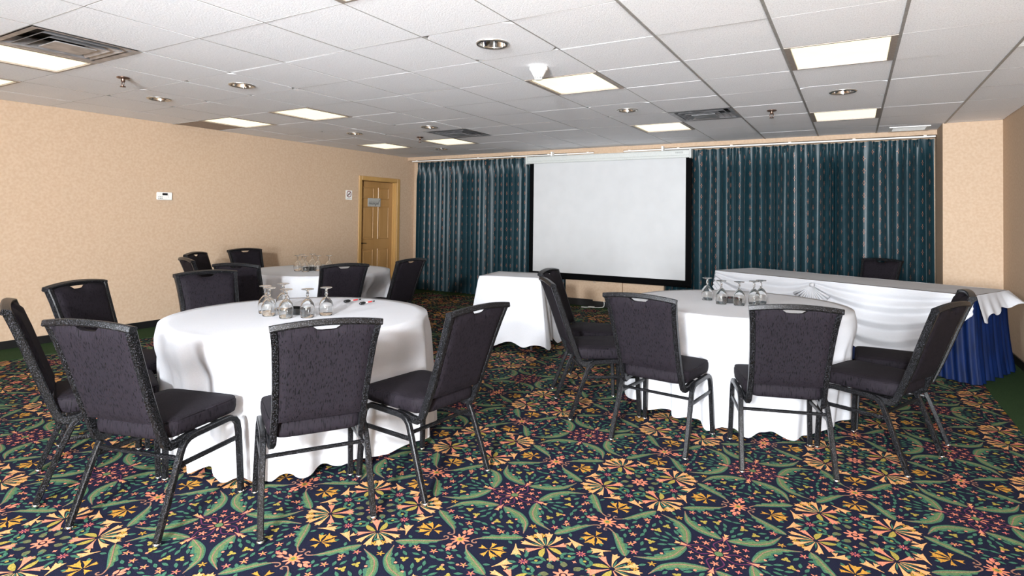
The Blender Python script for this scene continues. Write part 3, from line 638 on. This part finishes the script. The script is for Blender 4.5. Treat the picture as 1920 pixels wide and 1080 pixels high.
dish(-2.505, -.285, .5, 'small black square dish among the goblets on the near left table', []); dish(-.375, 1.765, .4, 'small black square dish behind the goblets on the right-hand table', [(-.03, .03), (.03, .03), (.0, .01)]); dish(-4.66, 1.62, .5, 'small black square dish beside the goblets on the far round table', [])
def pen(a, b, lb):
    a, b = Vector((*a, 0)), Vector((*b, 0)); d = b - a; t = empty('pen', (a.x, a.y, ZT + .0075), math.atan2(d.y, d.x)); tag(t, lb, 'pen', 'pens on the near left table'); ln = .145
    MB().lathe([(0, 0), (.007, .001), (.0105, .012), (.0105, .036), (.006, .052), (0, .052)], 14).build('grip', M['black'], t, True)
    MB().lathe([(.0042, .048), (.0045, .060), (.0045, .130), (0, .130)], 14).build('barrel', M['white'], t, True)
    MB().lathe([(.0047, .075), (.0047, .115)], 14).build('print_band', M['red'], t, True)
    MB().lathe([(.0046, .128), (.0048, .133), (.0048, .142), (.003, .146), (0, .146)], 14).build('push_button', M['black'], t, True)
    for ch in t.children: ch.rotation_euler = (0, math.radians(90), 0); ch.location = (0, 0, .0105)
pen((-2.585, .15), (-2.575, .31), 'black and white pen lying farther back on the near left table'); pen((-2.43, .14), (-2.44, .31), 'black pen with red print lying nearer on the near left table')
# ------------------------------------------------------------------ small square table
def rect_cloth(name, cx, cy, rz, w_, d_, zt, hemf, seed, lb, flare=.05, corner=.10, amp=.016, nf=17):
    rnd = random.Random(seed); ph = [rnd.uniform(0, 6.28) for _ in range(6)]; hw, hd_ = w_ / 2, d_ / 2; per = 2 * (w_ + d_)
    def base(u):
        s = u * per; cr = .03
        for (x0, y0), (x1, y1), ln in (((-hw, -hd_), (hw, -hd_), w_), ((hw, -hd_), (hw, hd_), d_), ((hw, hd_), (-hw, hd_), w_), ((-hw, hd_), (-hw, -hd_), d_)):
            if s <= ln + 1e-9:
                q = s / ln; x, y = x0 + (x1 - x0) * q, y0 + (y1 - y0) * q; dc = min(s, ln - s); nx, ny = (y1 - y0) / ln, -(x1 - x0) / ln
                e = math.exp(-(dc / .055) ** 2); sg = -1 if s < ln - s else 1; tx, ty = (x1 - x0) / ln, (y1 - y0) / ln
                nx, ny = nx + sg * tx * e, ny + sg * ty * e; l = math.hypot(nx, ny); return x, y, nx / l, ny / l, dc
            s -= ln
        return -hw, -hd_, -.7, -.7, 0
    nv = 18
    def fn(u, v):
        x, y, nx, ny, dc = base(u % 1.0 if u < 1 else 0); j = round(v * (nv + 3))
        if j <= 3: k = j / 3; return (x * k, y * k, zt)
        t = (j - 3) / nv; f = math.sin(2 * math.pi * nf * u + ph[0] + 1.5 * math.sin(2 * math.pi * 3 * u + ph[1])); e = math.exp(-(dc / .09) ** 2)
        off = .008 + t * flare + t * amp * f + t * corner * e
        return (x + nx * off, y + ny * off, zt - .004 - (zt - .004 - hemf(u, f)) * t)
    o = MB().grid(fn, 200, nv + 3, wrap=True).build(name, M['cloth'], None, True); o.location = (cx, cy, .004); o.rotation_euler = (0, 0, rz); return tag(o, lb, 'tablecloth')
def folding_table(cx, cy, rz, w_, d_, lb):
    t = empty('folding_table', (cx, cy, .004), rz); tag(t, lb, 'table'); hw, hd_ = w_ / 2 - .006, d_ / 2 - .006
    MB().cbox(-hw, hw, -hd_, hd_, ZT - .034, ZT - .006, .004).build('table_top', M['wood'], t)
    for sx in (-1, 1):
        for sy in (-1, 1): MB().sweep([(sx * (hw - .1), sy * (hd_ - .07), ZT - .036), (sx * (hw - .1), sy * (hd_ - .07), .0)], .013, .013, (1, 0, 0), n=10).build('leg', M['tlegs'], t, True)
folding_table(-2.635, 2.59, .2, .64, .57, 'small table hidden under a white cloth below the screen')
def hem_small(u, f):
    return max(.012, .045 - .02 * f + (.06 if .28 < u < .55 else 0) * (.6 + .4 * math.sin(40 * u)) + .03 * math.sin(9 * u))
rect_cloth('tablecloth', -2.635, 2.59, .2, .64, .57, ZT, hem_small, 4, 'white cloth with fold creases and ragged hem on the small table below the screen', nf=11, amp=.012, flare=.055, corner=.07)
# ------------------------------------------------------------------ long head table: table, blue skirt, white cloth with swags
HA = Vector((-1.0, 4.45, 0)); hd = Vector((.899, -.438, 0)).normalized(); hn = Vector((-hd.y, hd.x, 0)); HW, HD = 2.485, .70
hc = HA + hd * HW / 2 + hn * HD / 2; hrz = math.atan2(hd.y, hd.x)
folding_table(hc.x, hc.y, hrz, HW, HD, 'long head table under swagged white cloth and blue skirt at the right')
sk = empty('table_skirt', (hc.x, hc.y, .004), hrz); tag(sk, 'pleated royal blue skirt hanging around the long head table', 'table skirt')
def skirt_side(p0, p1, nm):
    p0, p1 = Vector(p0), Vector(p1); ln = (p1 - p0).length; d = (p1 - p0) / ln; n = Vector((d.y, -d.x, 0)); np_ = max(4, round(ln / .075)); nu = np_ * 10
    def fn(u, v):
        ph = u * np_ + .25 * math.sin(u * 23) * .6; f = math.sin(2 * math.pi * ph) * (.5 + .5 * v) + .35 * v * math.sin(2 * math.pi * ph * .37 + 1)
        off = .012 + .016 * f + .045 * v * v; z = (ZT - .012) * (1 - v) + (.012 + .008 * math.sin(u * 31)) * v
        e = min(1, min(u, 1 - u) * ln / .03)
        ext = .014 + .050 * v * v; return p0 + d * (ln / 2 + (u - .5) * (ln + 2 * ext)) + n * off + Vector((0, 0, z))
    MB().grid(fn, nu, 10).build(nm, M['skirt'], sk, True)
a_, b_ = HW / 2, HD / 2
skirt_side((-a_, -b_, 0), (a_, -b_, 0), 'front_skirt'); skirt_side((a_, -b_, 0), (a_, b_, 0), 'end_skirt'); skirt_side((-a_, b_, 0), (-a_, -b_, 0), 'end_skirt'); skirt_side((a_, b_, 0), (-a_, b_, 0), 'back_skirt')
def hem_head(s, side): return 0
hcl = empty('tablecloth', (hc.x, hc.y, .004), hrz); tag(hcl, 'white cloth with gathered swags draped over the long head table', 'tablecloth')
MB().grid(lambda u, v: ((u - .5) * (HW + .03), (v - .5) * (HD + .03), ZT + .004 + .002 * math.sin(u * 40) * math.sin(v * 9)), 60, 12).build('top_cloth', M['cloth'], hcl, True)
def drop(p0, p1, nm, hem, flare):
    p0, p1 = Vector(p0), Vector(p1); ln = (p1 - p0).length; d = (p1 - p0) / ln; n = Vector((d.y, -d.x, 0))
    def fn(u, v):
        f = math.sin(u * 17 + 1) * .5 + math.sin(u * 29) * .5; off = .012 + v * (flare(u) + .012 * f)
        return p0 + d * (u * ln) + n * off + Vector((0, 0, ZT + .004 - v * hem(u)))
    MB().grid(fn, 60, 8).build(nm, M['cloth'], hcl, True)
drop((a_ + .012, -b_ - .015, 0), (a_ + .012, b_ + .015, 0), 'end_drop', lambda u: .125 + .09 * (1 - u) ** 2 + .02 * math.sin(u * 19) - .03 * math.exp(-((u - .8) / .1) ** 2) + .035 * max(0, u - .88) / .12, lambda u: .05 + .15 * max(0, u - .72) / .28)
drop((-a_ - .012, b_ + .015, 0), (-a_ - .012, -b_ - .015, 0), 'end_drop', lambda u: .15 + .02 * math.sin(u * 19), lambda u: .04)
drop((a_, b_ + .012, 0), (-a_, b_ + .012, 0), 'back_drop', lambda u: .16 + .02 * math.sin(u * 25), lambda u: .03)
GS = 1.17                                                    # where the swags are gathered, metres from the left end
def swag(s0, s1, us, ds, nm):
    def fn(u, v):
        s = s0 + (s1 - s0) * u; depth = float(np.interp(u, us, ds)); q = min(1, max(0, 4 * u * (1 - u)) ** .6 * 1.1)
        z = ZT + .002 - depth * v
        wv = math.sin(2 * math.pi * (4.3 * v ** .85 - .2)); wv = math.copysign(abs(wv) ** 1.25, wv)
        out = .030 + .055 * v * v * min(1, (1 - u) * 4 + .3) + .035 * math.sin(math.pi * v) * q + .022 * wv * min(1, v * 5) * (.35 + .65 * q)
        return (s - HW / 2, -HD / 2 - out - .012, z)
    return MB().grid(fn, 60, 56).build(nm, M['cloth'], hcl, True)
ux = list(np.linspace(0, 1, 41))
def smooth(pu, pd): return [float(np.mean(np.interp(np.clip(u + np.linspace(-.06, .06, 9), 0, 1), pu, pd))) for u in ux]
swag(0, GS, ux, smooth([0, .08, .25, .4, .7, .8, .9, 1], [.15, .31, .5, .585, .6, .54, .40, .16]), 'swag'); swag(GS, HW + .012, ux, smooth([0, .06, .15, .35, .55, .75, .9, 1], [.16, .30, .44, .60, .615, .51, .33, .13]), 'swag')
fm = MB()
for i in range(13):
    a = math.radians(-62 + i * 124 / 12); ln = .20; c, s = math.cos(a), math.sin(a); w0 = .006; x0, z0 = GS - HW / 2, ZT - .055; yb = -HD / 2 - .082
    fm.sweep([(x0 + s * .004, yb + .02, z0), (x0 + s * ln * .4, yb - .012, z0 - c * ln * .4), (x0 + s * ln, yb - .004, z0 - c * ln)], .006, .007, (c, 0, s), n=8, tw=[.5, 1.3, 2.6])
fm.sweep([(GS - HW / 2 - .02, -HD / 2 - .07, ZT - .045), (GS - HW / 2 + .02, -HD / 2 - .07, ZT - .045)], .016, .02, (0, 1, 0), n=8)
fm.build('gathered_fan', M['cloth'], hcl, True)
# ------------------------------------------------------------------ curtains and tracks
def curtain(x0, x1, seed, lb):
    t = empty('curtain', ((x0 + x1) / 2, 5.52, 0)); tag(t, lb, 'curtain', 'teal curtains on the back wall'); rnd = random.Random(seed); ph = [rnd.uniform(0, 6.28) for _ in range(8)]; ln = x1 - x0; lam = .108; nf = ln / lam; nu = int(nf * 14); nv = 22; xm = (x0 + x1) / 2
    zt, zb = 2.292, .012
    def fn(u, v):
        z = zt + (zb - zt) * v; wv = nf * u + .22 * math.sin(2 * math.pi * u * 5 + ph[0]) + .09 * math.sin(2 * math.pi * u * 11 + ph[1]) + .10 * v * math.sin(2 * math.pi * u * 7 + ph[2])
        f = math.sin(2 * math.pi * wv); pin = min(1, max(0, (v - .035) / .09)); A = .007 + (.032 + .010 * math.sin(u * 21 + ph[3])) * pin
        y = A * math.copysign(abs(f) ** .8, f) + .010 * pin * math.sin(4 * math.pi * wv + ph[4]) + .008 * v * math.sin(2 * math.pi * wv * .5 + ph[5])
        x = x0 - xm + ln * u + .010 * pin * math.sin(4 * math.pi * wv)
        return (x, -y - .005, z - (.012 * abs(math.sin(math.pi * wv)) if v == 0 else 0))
    mb = MB().grid(fn, nu, nv); o = mb.build('curtain_panel', M['curtain'], t, True); me = o.data; uvl = me.uv_layers.new(name='UVMap')
    arc = [0.0]
    for i in range(nu): a, b = fn(i / nu, .5), fn((i + 1) / nu, .5); arc.append(arc[-1] + math.hypot(b[0] - a[0], b[1] - a[1]))
    uv = np.array([(arc[i], (1 - j / nv) * (zt - zb)) for j in range(nv + 1) for i in range(nu + 1)], np.float32); li = np.zeros(len(me.loops), np.int32); me.loops.foreach_get('vertex_index', li); uvl.data.foreach_set('uv', uv[li].ravel())
    for i in range(int(nf)):
        xx = x0 - xm + (i + .5) * lam
        MB().sweep([(xx, -.030, zt - .012), (xx, -.040, zt - .06), (xx, -.034, zt - .10)], .008, .006, (1, 0, 0), n=6, tw=[1.1, .9, .3]).build('pinch_pleat', M['curtain'], o, True)
curtain(-6.44, -3.42, 2, 'left dark teal patterned curtain beside the tan door'); curtain(-1.95, 1.185, 5, 'right dark teal patterned curtain behind the long head table')
for x0, x1, lb in ((-6.52, -3.0, 'white curtain track above the left curtain'), (-2.545, 1.19, 'white curtain track above the right curtain')):
    t = empty('curtain_track', ((x0 + x1) / 2, 5.46, 2.30)); tag(t, lb, 'curtain track', 'curtain tracks'); h = (x1 - x0) / 2
    MB().cbox(-h, h, -.012, .014, -.004, .014, .003).build('track_rail', M['white'], t)
    for i in range(6): MB().box(-h + .1 + i * (2 * h - .2) / 5 - .015, -h + .1 + i * (2 * h - .2) / 5 + .015, -.006, .014, .014, .0225).build('track_bracket', M['white'], t)
# ------------------------------------------------------------------ projection screen
SX0, SX1, SY = -4.087, -1.54, 5.38
t = empty('projection_screen', ((SX0 + SX1) / 2, SY, 0)); tag(t, 'pulled-down white projection screen with black borders and white casing', 'screen'); hw = (SX1 - SX0) / 2
prof = [(-.048, 2.165), (-.052, 2.172), (-.052, 2.195), (-.045, 2.205), (-.045, 2.262), (-.035, 2.275), (.04, 2.278), (.05, 2.27), (.05, 2.165)]
cs = MB(); b = 0
for x in (-hw + .014, hw - .014): cs.v += [(x, y, z) for y, z in prof]
n = len(prof)
for i in range(n): j = (i + 1) % n; cs.f.append((i, j, n + j, n + i))
cs.f += [tuple(range(n - 1, -1, -1)), tuple(range(n, 2 * n))]
cas = cs.build('casing', M['casewhite'], t)
for s in (-1, 1): MB().cbox(s * hw - .014, s * hw + .014, -.060, .056, 2.155, 2.285, .005).build('end_cap', M['casewhite'], t)
fx0, fx1 = -3.965 - (SX0 + SX1) / 2, -1.604 - (SX0 + SX1) / 2
MB().box(fx0, fx1, -.022, -.020, .487, 2.17).build('screen_fabric', M['screenwhite'], t)
MB().box(fx0 - .072, fx0 + .001, -.0215, -.0195, .46, 2.17).build('border', M['screenblack'], t); MB().box(fx1 - .001, fx1 + .078, -.0215, -.0195, .46, 2.17).build('border', M['screenblack'], t)
MB().box(fx0 - .072, fx1 + .078, -.0218, -.0192, .412, .488).build('border', M['screenblack'], t)
MB().sweep([(fx0 - .072, -.02, .408), (fx1 + .078, -.02, .408)], .012, .012, (0, 1, 0), n=10).build('bottom_bar', M['screenblack'], t, True)
rg = [(-.12 + .014 * math.cos(a), -.02, .382 + .014 * math.sin(a)) for a in np.linspace(0, 2 * math.pi, 14)]
MB().sweep(rg, .002, .002, (0, 1, 0), n=6).build('pull_ring', M['steel'], t, True)
for x in (-.85, .88): MB().box(x - .012, x + .012, -.02, .055, 2.277, 2.34).build('hanger_bracket', M['white'], t)
lx = hw - .20
for i, wd in enumerate((.013, .013, .013, .014, .013, .013)):
    x = lx + i * .018; m_ = MB(); m_.box(x, x + .0035, -.0462, -.0448, 2.226, 2.246)
    if i % 3 != 1: m_.box(x, x + wd, -.0462, -.0448, 2.242, 2.246); m_.box(x, x + wd * .9, -.0462, -.0448, 2.234, 2.237)
    else: m_.box(x + wd - .0035, x + wd, -.0462, -.0448, 2.226, 2.246); m_.box(x, x + wd, -.0462, -.0448, 2.242, 2.246)
    m_.build('maker_mark', M['grey'], cas)
# ------------------------------------------------------------------ small things on the left wall and the door
t = empty('thermostat', (XL, 1.145, 1.518)); tag(t, 'white wall thermostat with dark display on the left wall', 'thermostat')
MB().cbox(0, .026, -.088, .088, -.046, .046, .008).build('thermostat_body', M['white'], t)
MB().box(.0262, .0275, -.03, .03, .008, .034).build('display', M['black'], t)
for i in range(3):
    for j in range(2): MB().cbox(.0258, .029, -.070 + i * .018 - .005, -.070 + i * .018 + .005, -.012 - j * .016 - .004, -.012 - j * .016 + .004, .001).build('button', M['black'], t)
MB().box(.0258, .0266, .043, .045, -.02, .02).build('cover_seam', M['grey'], t)
t = empty('no_smoking_sign', (XL, 4.028, 1.645)); tag(t, 'small white no smoking sign on the wall beside the door', 'sign')
MB().cbox(0, .004, -.068, .068, -.075, .075, .002).build('sign_plate', M['white'], t)
rg = MB(); n = 32
for r in (.040, .052):
    for i in range(n): a = 2 * math.pi * i / n; rg.v.append((.0046, r * math.cos(a), .014 + r * math.sin(a)))
for i in range(n): j = (i + 1) % n; rg.f.append((i, j, n + j, n + i))
rg.build('red_ring', plain('dark_red_print', (110, 26, 34), rough=.6), t)
MB().box(.0044, .0049, -.045, .045, -.006, .006, Matrix.Translation((0, 0, .014)) @ Matrix.Rotation(math.radians(45), 4, 'X')).build('slash', plain('dark_red_slash', (90, 24, 32), rough=.6), t)
cg = MB().box(.0042, .0045, -.028, .018, .009, .018); cg.box(.0042, .0045, .021, .027, .009, .018); cg.build('cigarette', M['black'], t)
MB().box(.0042, .0045, -.05, .05, -.060, -.054).build('caption_line', M['grey'], t)
t = empty('door_sign', (XL - .085, 4.675, 1.545)); tag(t, 'grey metal nameplate with cursive lettering on the tan door', 'sign')
MB().cbox(.010, .016, -.15, .15, -.072, .072, .003).build('nameplate', M['nameplate'], t)
sc = MB(); P = []
for i in range(60):
    u = i / 59; P.append((.0168, -.13 + .26 * u, -.022 + .014 * math.sin(u * 50) * (1 if u < .9 else .3) + (.07 * max(0, u - .85) / .15) - .02 * math.exp(-((u - .6) / .05) ** 2)))
sc.sweep(P, .0012, .0032, (1, 0, 0), n=6); sc.box(.0164, .0170, -.13, .08, .004, .008); sc.build('cursive_lettering', M['black'], t)
for y, z in ((-.135, .058), (.135, .058), (-.135, -.058), (.135, -.058)): MB().lathe([(0, 0), (.006, 0), (.005, .003), (0, .004)], 10).build('screw', M['steel'], t).matrix_local = Matrix.Translation((.016, y, z)) @ Matrix.Rotation(math.radians(90), 4, 'Y')
# loose cable on the green border
P = catmull([(-2.80, 5.418, .10), (-2.79, 5.405, .06), (-2.80, 5.39, .02), (-2.86, 5.36, .0095), (-2.96, 5.33, .0095), (-3.02, 5.36, .0095), (-2.93, 5.37, .014), (-3.02, 5.30, .0095), (-3.10, 5.28, .0095)], 8)
tag(MB().sweep(P, .005, .005, (0, .3, 1), n=8).build('power_cable', M['white'], None, True), 'white cable trailing from under the wall below the screen', 'cable')
